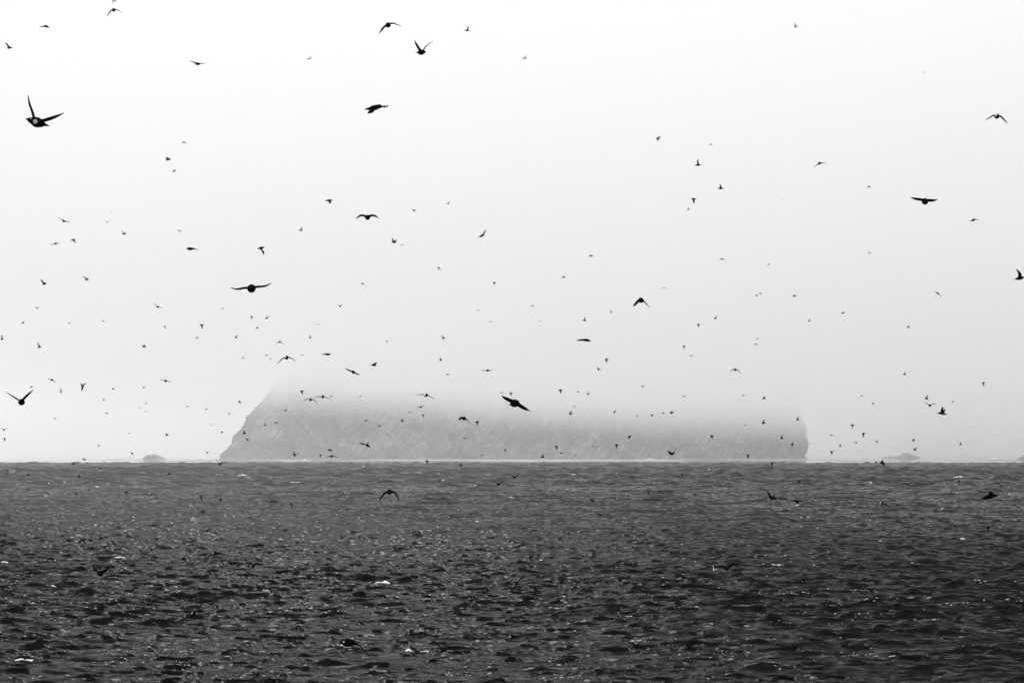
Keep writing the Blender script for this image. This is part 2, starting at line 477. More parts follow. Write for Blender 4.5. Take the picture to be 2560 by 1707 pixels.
def glint_flecks():
    """countless small foam-white flecks set on the crests in place of sun glints"""
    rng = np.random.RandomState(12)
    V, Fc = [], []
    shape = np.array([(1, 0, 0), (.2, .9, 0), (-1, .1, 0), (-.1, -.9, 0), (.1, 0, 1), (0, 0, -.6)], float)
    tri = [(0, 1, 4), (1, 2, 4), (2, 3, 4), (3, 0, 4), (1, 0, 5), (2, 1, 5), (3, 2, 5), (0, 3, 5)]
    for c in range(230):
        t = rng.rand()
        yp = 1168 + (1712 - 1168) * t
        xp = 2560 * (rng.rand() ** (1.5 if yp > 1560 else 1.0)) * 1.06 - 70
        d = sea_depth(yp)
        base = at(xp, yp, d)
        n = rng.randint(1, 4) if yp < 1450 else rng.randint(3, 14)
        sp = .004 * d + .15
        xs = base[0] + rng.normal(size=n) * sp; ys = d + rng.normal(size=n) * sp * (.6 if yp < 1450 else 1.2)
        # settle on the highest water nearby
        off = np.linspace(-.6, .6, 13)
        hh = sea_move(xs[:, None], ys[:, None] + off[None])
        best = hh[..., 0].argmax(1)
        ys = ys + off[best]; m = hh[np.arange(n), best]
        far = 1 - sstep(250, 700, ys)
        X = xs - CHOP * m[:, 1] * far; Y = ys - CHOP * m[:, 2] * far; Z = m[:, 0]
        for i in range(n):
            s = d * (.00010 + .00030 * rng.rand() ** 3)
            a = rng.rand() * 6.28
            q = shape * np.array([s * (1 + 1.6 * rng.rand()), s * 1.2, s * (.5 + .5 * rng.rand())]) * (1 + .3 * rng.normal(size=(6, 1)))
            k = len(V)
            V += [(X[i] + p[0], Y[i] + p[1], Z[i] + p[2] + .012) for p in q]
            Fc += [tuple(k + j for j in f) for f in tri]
    o = mesh_obj("glint_flecks", V, Fc, m_foam)  # white bits added to imitate the sun's sparkle on the water
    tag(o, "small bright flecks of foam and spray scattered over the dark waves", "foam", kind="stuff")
glint_flecks()

def surf_foam():
    """broad ragged sheets of spent foam drifting off the island"""
    rng = np.random.RandomState(4)
    xs = np.linspace(-620, 620, 260); ys = np.linspace(2080, 2760, 60)
    X, Y = np.meshgrid(xs, ys)
    n = noise2((X, Y * .35), 60.0, 61, 5, .6) + .35 * noise2((X, Y * .2), 260.0, 62, 2)
    isl = 1 - sstep(250, 420, np.abs(X - 5))
    keep = n + .22 * isl - .25 * (1 - isl) - .6 * (1 - sstep(2150, 2450, Y)) > .02
    Z = .06 + .25 * np.clip(n, 0, 1)
    P = np.stack([X, Y, Z], -1)
    o = grid_mesh("surf_foam", P, m_spent)
    import bmesh
    bm = bmesh.new(); bm.from_mesh(o.data)
    bmesh.ops.delete(bm, geom=[v for v, k in zip(list(bm.verts), keep.ravel()) if not k], context='VERTS')
    bm.to_mesh(o.data); bm.free()
    tag(o, "bright ragged foam drifting on the calm water before the island", "foam", kind="stuff")
surf_foam()
# ------------------------------------------------------------------ birds
# P: traced bird   tile | head | tail | wing length | wing, wing | size factor | flags | label
# other letters are small birds of a common pose: tile pose u v wing-length heading size-factor
BIRDS = r"""
P 00 1030,8 1064,2 40 / 1034,20 1036,40 / 1056,6 1068,22 / 2 /
P 00 1040,96 1045,92 85 / 1022,92 1002,128 983,155 / 1064,86 1090,98 1122,120 / 1 / front white / small-headed bird with thin arched wings near the top left corner
P 00 405,240 442,250 60 / 390,248 362,255 / 445,246 466,260 / 1 /
P 00 118,440 55,443 62 / 76,424 50,388 / / 1 /
P 00 1848,592 1785,586 85 / 1790,576 1738,560 / 1848,585 1885,578 / 1 / / stocky bird gliding with level wings high in the left sky
P 00 263,1106 413,1142 240 / 316,1090 300,1030 266,950 262,880 / 385,1116 480,1085 540,1065 592,1040 / 1 / white slim / biggest bird in the left sky, one wing straight up, white patches
P 00 1695,1304 1680,1309 32 / 1670,1312 1658,1330 / 1702,1308 1711,1330 / 1 / front
D 00 1545 1462 50 1 1
P 10 1602,-4 1596,4 36 / 1590,5 1580,25 / 1606,-2 1618,0 / 1.6 / front
P 01 1196,236 1225,228 125 / 1186,238 1156,270 1127,315 / 1240,212 1270,218 1335,246 / 1 / front white / bird with one drooped and one level wing near the top centre-left
P 01 1560,487 1475,477 130 / 1502,456 1480,420 1452,372 / 1545,452 1562,424 1628,382 / 1 / / stout bird with both wings raised in a wide V at the top
P 01 1918,287 1965,277 48 / 1942,268 1950,242 / 1930,276 1898,276 / 1.2 /
P 01 498,538 492,542 42 / 480,541 455,548 / 503,525 510,508 / 2 / front
P 01 1003,1007 1165,980 135 / 1062,1022 1030,1056 / 1150,978 1190,990 1215,968 / 1 / broad / hunched black bird with broad folded-down wings high left of centre
P 02 0,-4 14,-8 30 / 4,0 0,6 / 18,-8 25,-6 / 1 / front
P 02 122,536 116,538 45 / 100,536 82,543 / 130,515 140,502 / 1.6 / front
P 02 1315,1270 1363,1277 42 / 1345,1260 1368,1252 / 1335,1282 1340,1297 / 1 /
A 02 1827 1326 26 0 2.2
P 02 1738,1515 1675,1517 58 / 1707,1495 1703,1480 1712,1462 / / 1 /
P 03 276,244 230,254 40 / 247,226 240,210 / / 2 /
P 03 2096,1070 2104,1066 125 / 2070,1055 2040,1075 1993,1110 / 2130,1062 2160,1095 2197,1140 / 1 / front white / round bird with long drooping wings at the right edge of the sky
P 03 470,1502 476,1498 68 / 455,1510 418,1538 / 490,1495 535,1500 / 1.1 / front
F 03 1425 665 24 0 2.4
P 10 610,468 565,460 62 / 575,448 537,432 / 610,462 640,473 / 1 /
P 10 510,670 514,666 52 / 490,672 460,682 / 530,664 555,664 / 1.4 / front
P 10 645,641 700,627 45 / 684,646 693,662 / / 1.1 /
P 10 1160,576 1120,585 40 / 1128,568 1115,550 / 1148,568 1163,557 / 1.1 /
P 10 1790,716 1708,718 90 / 1742,704 1712,716 / 1790,716 1815,722 / 1 / arch / hump-shaped black bird with downswept wings above the left part of the sky
P 10 1652,553 1640,549 30 / 1630,545 1617,540 / 1660,556 1672,562 / 2.2 / front
F 10 983 470 22 0 2.4
F 10 1020 382 18 0 2.6
P 10 432,1031 383,1044 60 / 393,1020 376,995 / / 1 /
P 10 818,992 778,1003 55 / 786,986 776,973 757,969 / / 1 /
P 10 2307,1082 2309,1078 200 / 2270,1068 2215,1080 2165,1090 2120,1073 / 2345,1062 2415,1062 2455,1054 2490,1030 / 1 / front / black bird seen head-on gliding on long level wings left of centre
P 10 1445,1249 1450,1246 52 / 1432,1232 1408,1215 / 1465,1250 1490,1258 / 1 / front
V 10 340 1260 26 0 2.2
P 10 214,1392 208,1395 34 / 203,1402 195,1412 / 222,1385 230,1377 / 1.6 / front
F 10 637 1398 20 0 2.2
F 10 948 1377 20 0 2.2
F 10 2043 1265 18 0 2.2
T 10 1513 1430 20 -1 1.3
T 10 1853 1416 36 -1 1
X 10 1810 1532 20 1 1.3
P 10 2170,1523 2165,1527 36 / 2160,1533 2150,1542 / 2178,1515 2190,1502 / 1.4 / front
P 10 38,1543 -5,1548 42 / 18,1522 14,1505 / / 1 /
T 10 2310 1340 24 1 1.3
P 11 635,275 707,270 62 / 682,285 670,300 / / 1 / broad
P 11 1023,432 1024,425 122 / 998,411 965,405 940,420 917,445 / 1048,411 1085,405 1105,420 1130,440 / 1 / front tw / black bird with wings kinked down like a bow, left of the centre
P 11 430,548 395,547 40 / 420,530 428,515 / 400,542 388,538 / 1.1 /
P 11 1454,367 1448,362 36 / 1438,356 1422,348 / 1464,368 1478,373 / 1.5 / front
P 11 1774,305 1750,300 32 / 1770,290 1778,277 / / 2 /
P 11 1240,655 1292,659 48 / 1256,636 1247,618 / 1280,640 1297,632 / 1 / broad
F 11 1342 680 22 0 2.2
P 11 2102,590 2040,607 62 / 2088,580 2112,543 / / 1.2 /
P 11 15,717 80,700 70 / 58,735 70,768 / / 1 / broad
P 11 1675,895 1679,890 36 / 1668,889 1660,890 / 1694,900 1706,920 / 1.2 / front
F 11 978 1037 26 0 2
X 11 2188 1029 26 1 1.8
V 11 773 1243 30 0 1.3
P 11 102,1348 97,1351 38 / 90,1354 76,1360 / 112,1342 130,1330 / 1.4 / front
A 11 12 1440 26 0 1.2
P 11 1738,1533 1705,1540 38 / 1713,1525 1703,1508 / / 1.1 /
F 11 2037 1280 18 0 2
F 11 2152 1385 18 0 2
F 11 572 1405 16 0 2.2
U 11 497 1532 24 1 2
A 21 218 2 42 0 1
F 11 1200 1565 18 0 1.8
F 21 1200 2 16 0 1.8
P 12 1945,163 1885,162 52 / 1912,145 1911,126 / / 1 / broad
T 12 1668 262 45 -1 1
U 12 1618 356 24 -1 2.5
P 12 736,777 705,784 38 / 708,784 694,790 / 738,780 756,783 / 1.3 /
P 12 1928,812 1928,808 40 / 1912,808 1892,822 / 1945,806 1960,824 / 1.1 / front
A 12 475 976 30 0 1.6
P 12 1164,1180 1202,1196 114 / 1150,1195 1130,1225 1105,1245 / 1216,1195 1236,1225 1262,1250 / 1 / broad / black bird with both wings swept down like a chevron, right of centre
P 12 2248,1145 2244,1142 30 / 2236,1138 2222,1134 / 2258,1136 2266,1128 / 1.5 / front
F 12 2280 1126 24 0 1.5
F 12 188 1240 22 0 1.5
U 12 910 1297 20 1 1.5
P 12 648,1373 687,1376 42 / 667,1355 674,1338 / / 1.1 /
P 12 1872,1348 1866,1352 38 / 1860,1356 1848,1362 / 1880,1340 1893,1327 / 1.4 / front
T 12 1712 1411 28 1 1
P 12 648,1546 704,1562 72 / 630,1550 592,1556 / 690,1556 724,1564 / 1 / broad / thick-bodied black bird gliding with flat wings above the island's middle
F 12 1395 1073 20 0 2.4
F 12 255 1378 16 0 2.4
A 12 2253 1540 20 0 1.3
A 13 925 146 30 0 1.7
F 13 138 270 18 0 2.4
F 13 1013 313 16 0 2.5
P 13 1424,272 1458,291 140 / 1412,264 1345,258 1303,245 / 1468,268 1530,272 1562,260 / 1 / broad / heavy black bird gliding on wide level wings in the right sky
P 13 1902,446 1868,459 58 / 1862,459 1838,468 / 1905,447 1938,447 / 1.1 /
A 13 930 752 22 0 1.9
P 13 2262,996 2365,974 100 / 2312,960 2298,930 2278,902 / / 1 / broad / black bird with a raised wing cut off by the right edge
P 13 1554,1122 1563,1128 50 / 1545,1113 1527,1110 / 1578,1135 1593,1158 / 1.1 / front
F 13 242 1148 34 0 1.6
D 13 687 1304 26 -1 1
P 13 365,1374 388,1382 32 / 380,1366 390,1354 / / 1.2 /
P 13 1290,1428 1286,1430 34 / 1276,1429 1271,1450 / 1298,1431 1305,1451 / 1.1 / front
F 13 5 860 22 0 2.2
P 20 384,46 340,53 48 / 356,30 345,8 / / 1 /
X 20 1323 42 30 1 1
F 20 2230 148 22 0 2
P 20 492,353 462,347 50 / 455,345 438,340 / 502,362 513,380 / 1 /
A 20 288 414 26 0 1
P 20 190,548 202,560 152 / 165,525 110,495 60,460 / 212,530 250,490 308,443 / 1 / front white / large V-winged bird with a white face spot, left of the island
F 20 555 438 20 0 1.9
T 20 560 455 22 -1 1.9
P 20 749,458 764,386 56 / 748,392 734,382 / 776,386 796,384 / 1 / belly / bird diving head down with pale fluttering wings left of the island
X 20 1040 432 20 1 1.4
P 20 1321,419 1317,422 28 / 1313,424 1305,428 / 1328,414 1338,406 / 1.4 / front
P 20 1518,362 1523,358 58 / 1500,347 1472,354 / 1545,358 1577,374 / 1.1 / front
V 20 953 532 22 1 1
P 20 2187,540 2211,566 28 / 2208,550 2216,548 / 2196,556 2188,562 / 1 / broad
F 20 1340 565 20 0 1.4
F 20 1280 603 14 0 2
F 20 1338 642 16 0 2
F 20 977 656 22 0 1.3
A 20 1720 592 20 0 1.5
A 20 1895 618 22 0 1.5
X 20 2103 658 18 1 1.3
F 20 505 704 22 0 1.1
F 20 1935 760 14 0 1.9
P 20 32,810 35,806 44 / 16,796 2,788 / 52,802 75,792 / 1 / front
T 20 42 890 24 -1 1.1
P 20 1549,856 1514,856 32 / 1530,846 1528,836 / 1540,848 1548,842 / 1 / broad
F 20 1183 837 16 0 1.3
F 20 903 953 22 0 1.2
D 20 2038 830 22 1 1
F 20 2243 775 16 0 1.1
U 20 2243 840 32 1 1
P 20 2282,898 2258,892 32 / 2262,898 2254,904 / 2276,906 2281,918 / 1 /
P 20 1227,1032 1202,1018 36 / 1200,1014 1191,1010 / / 1 / broad
V 20 1902 1018 26 0 1.1
P 20 2018,1125 2022,1120 60 / 2000,1100 1980,1077 / 2045,1113 2076,1107 / 1 / front / V-winged bird crossing the sea's far edge at the island's left end
D 20 775 1079 30 1 1
P 20 660,1123 690,1120 34 / 678,1112 684,1102 / / 1 /
A 20 915 1157 28 0 1
A 20 260 1219 30 0 1
P 20 743,1241 711,1243 34 / 724,1230 722,1217 / / 1 / broad
A 20 1555 1212 34 0 1
F 20 70 1185 24 0 1
P 20 262,1352 256,1348 36 / 246,1343 233,1338 / 270,1358 280,1366 / 1 / front
P 20 714,1401 688,1400 36 / 697,1384 697,1369 / / 1 / broad
F 20 815 1362 28 0 1
T 20 1158 1380 34 -1 1
T 20 1848 1424 36 -1 1
T 20 2025 1444 32 -1 1
V 20 1787 1473 26 0 1
F 20 1465 1478 24 0 1
V 20 1950 1487 26 0 1
P 20 1860,1553 1865,1557 62 / 1840,1560 1815,1595 / 1885,1560 1893,1578 / 1 / front
P 21 280,149 280,143 98 / 256,144 226,170 198,205 / 304,140 340,160 368,180 / 1 / front white / bird with thin wings arched down above the island's fading left slope
P 21 688,115 630,118 66 / 632,110 605,118 / / 1 / broad
P 21 1050,213 1109,219 56 / 1092,200 1109,192 / / 1 / broad
P 21 886,274 898,282 78 / 866,265 815,245 / 915,290 955,303 / 1 / front tw / bird banking with one wing up and one down above the island's left half
U 21 1695 168 26 1 1.2
V 21 1760 303 24 0 1.4
P 21 2126,266 2129,262 58 / 2100,264 2065,267 / 2150,262 2180,263 / 1.1 / front
T 21 422 455 34 -1 1
P 21 497,534 500,528 74 / 470,520 435,548 / 535,530 562,568 / 1 / front white / left one of two white-faced birds before the island's upper slope
P 21 609,507 612,502 78 / 585,500 535,517 / 640,510 680,523 / 1 / front white / right one of two white-faced birds before the island's upper slope
F 21 690 500 20 0 1.3
A 21 958 498 18 0 1.2
F 21 95 122 20 0 1.9
F 21 135 158 16 0 1.9
F 21 425 123 18 0 2
P 21 1560,496 1561,484 90 / 1535,480 1500,488 1472,482 / 1585,494 1635,523 / 1 / front white / slim bird with one level and one lowered wing above the island's middle
P 21 1511,602 1514,598 48 / 1490,598 1472,612 / 1530,585 1555,583 / 1 / front
P 21 285,636 256,630 40 / 278,618 290,600 / 256,630 238,632 / 1 /
U 21 1343 728 26 -1 1
T 21 1535 674 24 -1 1.2
F 21 1412 647 18 0 1.6
P 21 1888,696 1928,712 84 / 1880,696 1858,720 / 1938,714 1952,730 1975,755 / 1 / broad arch white / dark arched bird with drooping wings before the island's fogged middle
T 21 2030 737 34 -1 1
F 21 185 745 26 0 1.1
U 21 82 766 22 -1 1.2
F 21 1010 722 28 0 1.2
V 21 1133 774 28 1 1.3
F 21 1200 845 18 0 1.1
F 21 1913 885 20 0 1.3
P 21 1002,940 1046,966 70 / 990,934 945,932 / 1028,930 1031,911 / 1 / broad / bird with spread wing and fanned tail before the island's left half
P 21 703,998 660,992 38 / 676,988 656,984 / / 1 / broad
P 21 691,1054 696,1049 60 / 670,1048 648,1068 / 720,1048 755,1062 / 1 / front / bird skimming the surf at the island's foot with bowed wings
U 21 355 1042 34 1 1
A 21 388 1027 18 0 1
T 21 592 1040 24 -1 1
T 21 1570 1094 32 -1 1
T 21 1880 1130 30 -1 1
A 21 1685 1280 28 0 1
P 21 2220,1311 2225,1304 68 / 2196,1295 2165,1279 / 2250,1290 2283,1271 / 1 / front / low V-winged bird just over the water below the island's middle
P 21 1225,1383 1225,1374 124 / 1192,1374 1160,1410 1135,1453 / 1260,1366 1295,1402 1316,1460 / 1 / front tw / large bird with wings arched down over the water below the island
T 21 2287 992 24 -1 1
A 21 2075 1040 22 0 1
T 21 2340 472 28 -1 1
A 21 2255 470 20 0 1.4
P 22 62,553 -12,577 168 / 0,542 -40,526 -95,498 / 66,576 110,606 165,635 / 1 / broad / largest bird over the island, black, banking with long outstretched wings
T 21 325 1492 30 -1 1
T 22 868 162 34 -1 1
P 22 796,254 793,250 38 / 788,242 776,222 / 808,254 830,257 / 1.4 / front
T 22 1578 42 26 -1 1
F 22 1645 130 22 0 1.1
A 22 2240 23 24 0 1.2
P 22 2049,259 2051,255 62 / 2025,252 2000,282 / 2075,257 2100,293 / 1 / front / bird with bowed wings alone in the sky above the island's right half
T 22 445 446 34 -1 1
A 22 605 459 22 0 1.4
P 22 685,483 711,481 32 / 699,470 706,455 / / 1 /
V 22 1198 411 24 0 1.5
A 22 1580 499 22 0 1.1
F 22 2125 493 20 0 1.3
P 22 2325,500 2301,533 32 / 2306,515 2297,518 / 2320,516 2331,518 / 1 / broad
U 22 538 662 32 -1 1
A 22 573 593 20 0 1.2
P 22 943,647 940,643 36 / 934,643 921,641 / 950,632 960,613 / 1.3 / front
X 22 1285 675 24 -1 1
F 22 1390 655 24 0 1.5
A 22 1148 676 18 0 1.6
P 22 1443,656 1482,652 34 / 1460,644 1464,636 / 1476,644 1486,640 / 1 / broad
U 22 2308 745 34 -1 1
F 22 2140 765 18 0 1.2
P 22 1095,854 1062,895 38 / 1070,868 1059,866 / 1084,874 1092,880 / 1 /
T 22 1835 864 32 -1 1
P 22 346,893 376,882 34 / 366,878 382,874 / / 1 / allwhite / single white bird flying before the island's grey cliff
T 22 408 964 32 -1 1
F 22 452 1020 28 0 1.1
U 22 280 1058 34 -1 1
F 22 585 1043 18 0 1
F 22 745 960 16 0 1
F 22 772 965 14 0 1
T 22 960 947 36 -1 1
P 22 1494,1024 1445,1032 72 / 1486,1008 1494,996 1517,974 / 1462,1022 1450,1015 1428,1000 / 1 / broad / bird beating raised wings before the foot of the island's right half
T 22 2167 1044 36 -1 1
P 22 22,1247 25,1242 64 / 8,1235 -15,1218 / 40,1232 75,1215 / 1 / front / V-winged bird over the water right beside another V-winged bird
U 22 1140 1170 20 1 1
P 22 1563,1200 1562,1240 32 / 1556,1214 1546,1218 / 1570,1216 1581,1220 / 1 /
V 22 735 1388 26 1 1
T 22 1250 1380 30 -1 1
F 22 1445 1378 28 0 1
P 23 85,1440 0,1438 80 / 22,1420 8,1395 -8,1360 / 50,1422 68,1400 / 1 / broad / bird rising with one wing steeply up over the water below the island's right end
P 23 1235,297 1268,300 34 / 1256,290 1263,279 / / 1 /
T 23 1978 380 30 -1 1
A 23 860 496 20 0 1.4
P 23 952,570 974,573 28 / 968,562 974,549 / / 1.1 /
U 23 1455 520 34 -1 1
P 23 1483,588 1488,582 58 / 1466,571 1440,556 / 1505,572 1545,567 / 1 / front / bird with shallow V wings left beside a stout bird, far right sky
P 23 1699,552 1694,549 26 / 1690,547 1679,542 / 1704,549 1713,545 / 1.2 / front
P 23 1553,652 1644,666 78 / 1596,640 1590,620 1603,598 / 1612,640 1620,628 1634,616 / 1 / broad belly / stout pale-bellied bird with both wings up in the right sky
U 23 272 713 30 -1 1
T 23 775 766 30 1 1
T 23 877 846 34 -1 1
U 23 127 885 30 -1 1
U 23 222 947 30 -1 1
F 23 583 857 24 0 1.4
U 23 662 956 24 1 1
V 23 810 928 26 1 1.3
T 23 1000 912 22 -1 1.2
T 23 585 1010 30 -1 1
X 23 1335 902 28 1 1
P 23 1330,990 1366,991 36 / 1352,980 1363,970 / / 1 / broad
U 23 1767 942 22 1 1.3
P 23 1016,1108 1082,1116 64 / 1042,1096 1050,1084 / 1058,1120 1074,1138 / 1 / broad / bird wheeling with one wing up, one down over the sea's far edge
D 23 990 1106 24 -1 1
T 23 38 1118 32 -1 1
F 23 32 1160 18 0 1
X 23 285 1278 32 1 1
P 23 1738,1276 1743,1272 64 / 1716,1262 1684,1270 / 1758,1282 1761,1312 / 1 / front white / white-spotted bird directly under the bright whitecap at the right
V 23 2140 1322 34 0 1
P 23 2118,1404 1958,1436 145 / 2036,1388 2012,1374 / 2050,1428 1990,1442 / 1 / broad arch / big hunched black bird low over the water at the right edge
P 23 269,1474 272,1466 80 / 246,1448 205,1465 / 305,1455 345,1490 / 1 / front / dark bird with bowed wings over the water, right of a rising bird
P 23 1038,1483 1043,1477 94 / 1016,1478 990,1510 / 1070,1484 1104,1510 1140,1535 / 1 / front white / dark bird with wide drooped wings over the water at the right
A 23 1190 1500 34 0 1
F 23 1280 1155 22 0 1
V 30 1855 25 28 0 1
A 30 2300 48 34 0 1
P 30 1409,120 1412,116 60 / 1385,118 1350,128 / 1435,122 1475,138 / 1 / front
P 30 1890,175 1900,168 62 / 1872,168 1850,180 / 1915,152 1945,190 / 1 / front
P 30 738,258 790,252 56 / 730,265 707,288 / 770,268 793,295 / 1 / broad / dark bird with both wings down at the left, over the water
X 30 832 255 36 1 1
D 30 980 230 34 1 1
V 30 1393 346 34 1 1
P 30 1971,380 1974,375 112 / 1946,375 1922,402 1880,438 / 2010,368 2085,392 / 1 / front white / round bird with unevenly spread wings over the left water
P 30 2315,498 2320,492 98 / 2290,470 2240,415 / 2345,475 2376,455 / 1 / front white / thin-winged V bird over the water right of a round bird
P 30 912,566 930,556 130 / 892,536 866,506 835,475 / 955,546 985,510 1012,488 / 1 / broad / black bird with wings in a tall V over the water at the left
F 30 1045 498 40 0 1
P 30 1776,930 1780,920 100 / 1752,900 1705,860 / 1810,885 1858,840 / 1 / front white / lower V-winged bird over the dark water left of centre
P 31 794,240 787,232 62 / 784,222 765,195 / 806,224 826,206 / 1 / front
P 31 1424,398 1438,396 54 / 1400,395 1370,405 / 1450,384 1467,379 / 1 / broad / dark bird with flat wings above the largest breaking crest
V 31 1440 192 30 1 1
V 31 2085 58 36 0 1
F 31 1500 60 26 0 1
V 31 1683 688 30 0 1
V 31 1238 838 30 0 1
P 31 768,1184 925,1206 185 / 905,1188 950,1216 985,1258 1032,1312 / 810,1176 790,1190 / 1 / broad tw arch spot fat / biggest bird over the water, black and hunched with one wing down
P 32 -8,1146 0,1138 122 / -30,1118 -70,1120 -112,1108 / 30,1130 70,1132 122,1118 / 1 / front white / white-faced bird with shallow V wings low in the centre foreground
P 32 1970,524 1976,516 94 / 1942,500 1905,474 / 2000,490 2046,455 / 1 / front tw / dark V-winged bird right of the row of floating birds
V 32 655 402 46 1 1
A 32 525 196 32 0 1
A 32 1385 172 40 0 1
V 32 815 24 32 0 1
F 32 110 145 36 0 1
P 32 1852,530 1850,524 40 / 1862,524 1884,520 / 1850,506 1846,490 / 1 / allwhite / white bird beside the dark V-winged bird over the water
P 33 118,812 126,802 88 / 82,793 40,792 0,800 / 156,818 190,840 / 1 / front / dark bird with long wavy wings low over the right water
P 33 2018,147 2024,138 90 / 1990,128 1944,118 / 2056,120 2096,80 / 1 / front / dark bird with uneven V wings near the right edge over the water
A 33 375 217 32 0 1
A 33 1630 156 36 0 1
V 33 1577 192 24 0 1
D 33 1700 238 40 -1 1
P 33 104,488 100,482 52 / 80,484 40,482 / 122,480 142,477 / 1 / allwhite / white bird gliding with flat wings over the right water
P 33 342,644 302,606 64 / 334,612 346,620 / / 1 / belly broad / black-and-white bird hurtling down over the right water
P 33 1708,978 1790,968 58 / 1776,958 1782,942 / / 1 / broad
P 33 215,1240 250,1242 108 / 190,1228 130,1236 / 270,1228 304,1232 342,1268 / 1 / broad / dark bird with spread wings skimming the foreground water at the right
"""
SITTING = {   # floating birds: tile -> u, v (waterline), facing
 "21": [(568, 1446, 1), (803, 1494, -1), (1190, 1511, 1), (1350, 1523, 1), (1955, 1503, -1), (1575, 1508, 1), (835, 1560, 1), (990, 1560, -1), (246, 1497, 1), (532, 1534, 1), (95, 1503, 1)],
 "22": [(268, 1293, 1), (220, 1445, 1), (420, 1459, -1), (668, 1432, 1), (885, 1452, -1), (988, 1491, 1), (1155, 1494, 1), (598, 1538, 1), (2020, 1265, -1), (315, 1421, 1), (1145, 1390, 1), (1500, 1487, -1)],
 "23": [(1300, 1534, 1), (770, 1396, -1), (2267, 1496, 1), (695, 1318, 1)],
 "20": [(1655, 1455, 1), (318, 1451, 1), (1275, 1485, -1), (305, 1552, 1)],
 "31": [(1720, 1252, -1), (1945, 1266, 1), (2292, 668, 1), (852, 105, 1), (390, 192, 1), (1272, 346, 1), (2035, 168, 1)],
 "32": [(40, 660, 1), (355, 655, 1), (460, 656, 1), (588, 647, -1), (692, 655, -1), (750, 662, 1), (880, 668, 1), (997, 632, -1), (1047, 673, 1), (1118, 674, 1), (1390, 657, -1), (1500, 648, -1), (1590, 617, -1), (1660, 661, 1), (1780, 658, 1), (220, 737, -1), (180, 417, 1), (245, 410, 1), (365, 414, 1), (755, 397, 1), (1525, 385, -1), (1712, 391, -1), (175, 516, -1), (1100, 143, -1), (1268, 144, -1), (1528, 146, 1), (1728, 152, -1), (1835, 157, 1), (1110, 100, 1), (155, 48, 1), (370, 152, 1), (1135, 1258, -1), (1630, 1248, 1)],
 "33": [(1425, 470, -1), (1295, 405, 1), (890, 405, -1), (1085, 909, 1), (2180, 938, 1), (1410, 168, 1), (1295, 173, 1), (720, 1243, 1), (450, 136, 1), (195, 141, 1)],
}
GROUP_FLY = "seabirds in flight"
WING = 0.22

def tmpl(pose, u, v, L, hd, rng):
    """points of a small bird in a common pose, enlarged-picture pixels"""
    j = lambda s=.08: rng.uniform(-s, s)
    d = hd if hd else rng.choice((-1, 1))
    Pt = lambda a, b: (u + a * L, v + b * L)
    if pose == 'U': return Pt(.5 * d, j()), Pt(-.5 * d, .05 + j()), [Pt(-.02 * d, -.35), Pt(-.12 * d + j(.2), -.85)], [], ['broad']
    if pose == 'T': return Pt(.5 * d, j(.06)), Pt(-.5 * d, -.06 + j(.06)), [Pt(.02 * d, .38), Pt(-.1 * d + j(), .78)], [], ['broad']
    if pose == 'V': return Pt(.03, .05), Pt(-.03, -.03), [Pt(-.36 + j(), -.22), Pt(-.75 + j(.1), -.55 + j(.15))], [Pt(.36 + j(), -.22), Pt(.75 + j(.1), -.5 + j(.2))], ['front']
    if pose == 'A': return Pt(.12 * d, .0), Pt(-.1 * d, -.03), [Pt(-.4, -.02 + j()), Pt(-.72 + j(), .42 + j(.15))], [Pt(.4, -.02 + j()), Pt(.72 + j(), .4 + j(.2))], ['front']
    if pose == 'F': 
        t = j(.35)
        return Pt(.15 * d, .05), Pt(-.15 * d, -.03), [Pt(-.4, .4 * t - .08), Pt(-.85, .85 * t + j(.1))], [Pt(.4, -.4 * t - .08), Pt(.85, -.85 * t + j(.1))], ['front']
    if pose == 'D': return Pt(.5 * d, j()), Pt(-.5 * d, j()), [Pt(-.05 * d, -.18), Pt(-.45 * d, -.22)], [Pt(-.05 * d, .16), Pt(-.45 * d, .2)], ['broad']
    return Pt(.35 * d, -.32), Pt(-.35 * d, .34), [Pt(-.25 * d, -.12), Pt(-.5 * d, -.2)], [Pt(.22 * d, .14), Pt(.45 * d, .22)], ['broad']

def loft(rings, closed_ends=True):
    n = len(rings[0]); V = [p for r in rings for p in r]; Fc = []
    for i in range(len(rings) - 1):
        for k in range(n):
            a, b = i * n + k, i * n + (k + 1) % n
            Fc.append((a, b, b + n, a + n))
    if closed_ends:
        Fc.append(tuple(range(n - 1, -1, -1))); Fc.append(tuple((len(rings) - 1) * n + k for k in range(n)))
    return V, Fc

def unit(v):
    v = np.asarray(v, float); n = np.linalg.norm(v)
    return v / n if n > 1e-9 else v

BODY = [(-.02, .006, .006), (.03, .022, .03), (.10, .055, .055), (.15, .078, .075), (.21, .085, .084), (.28, .10, .105),
        (.40, .138, .140), (.52, .150, .150), (.64, .138, .132), (.76, .105, .092), (.86, .07, .05), (.94, .075, .026), (1.04, .085, .012)]

def smooth_line(pts, n):
    P = np.array(pts); s = np.concatenate([[0], np.cumsum(np.linalg.norm(np.diff(P, axis=0), axis=1))])
    t = np.linspace(0, s[-1], n)
    Q = np.stack([np.interp(t, s, P[:, i]) for i in range(3)], -1)
    for _ in range(2):
        Q[1:-1] = .25 * Q[:-2] + .5 * Q[1:-1] + .25 * Q[2:]
    return Q

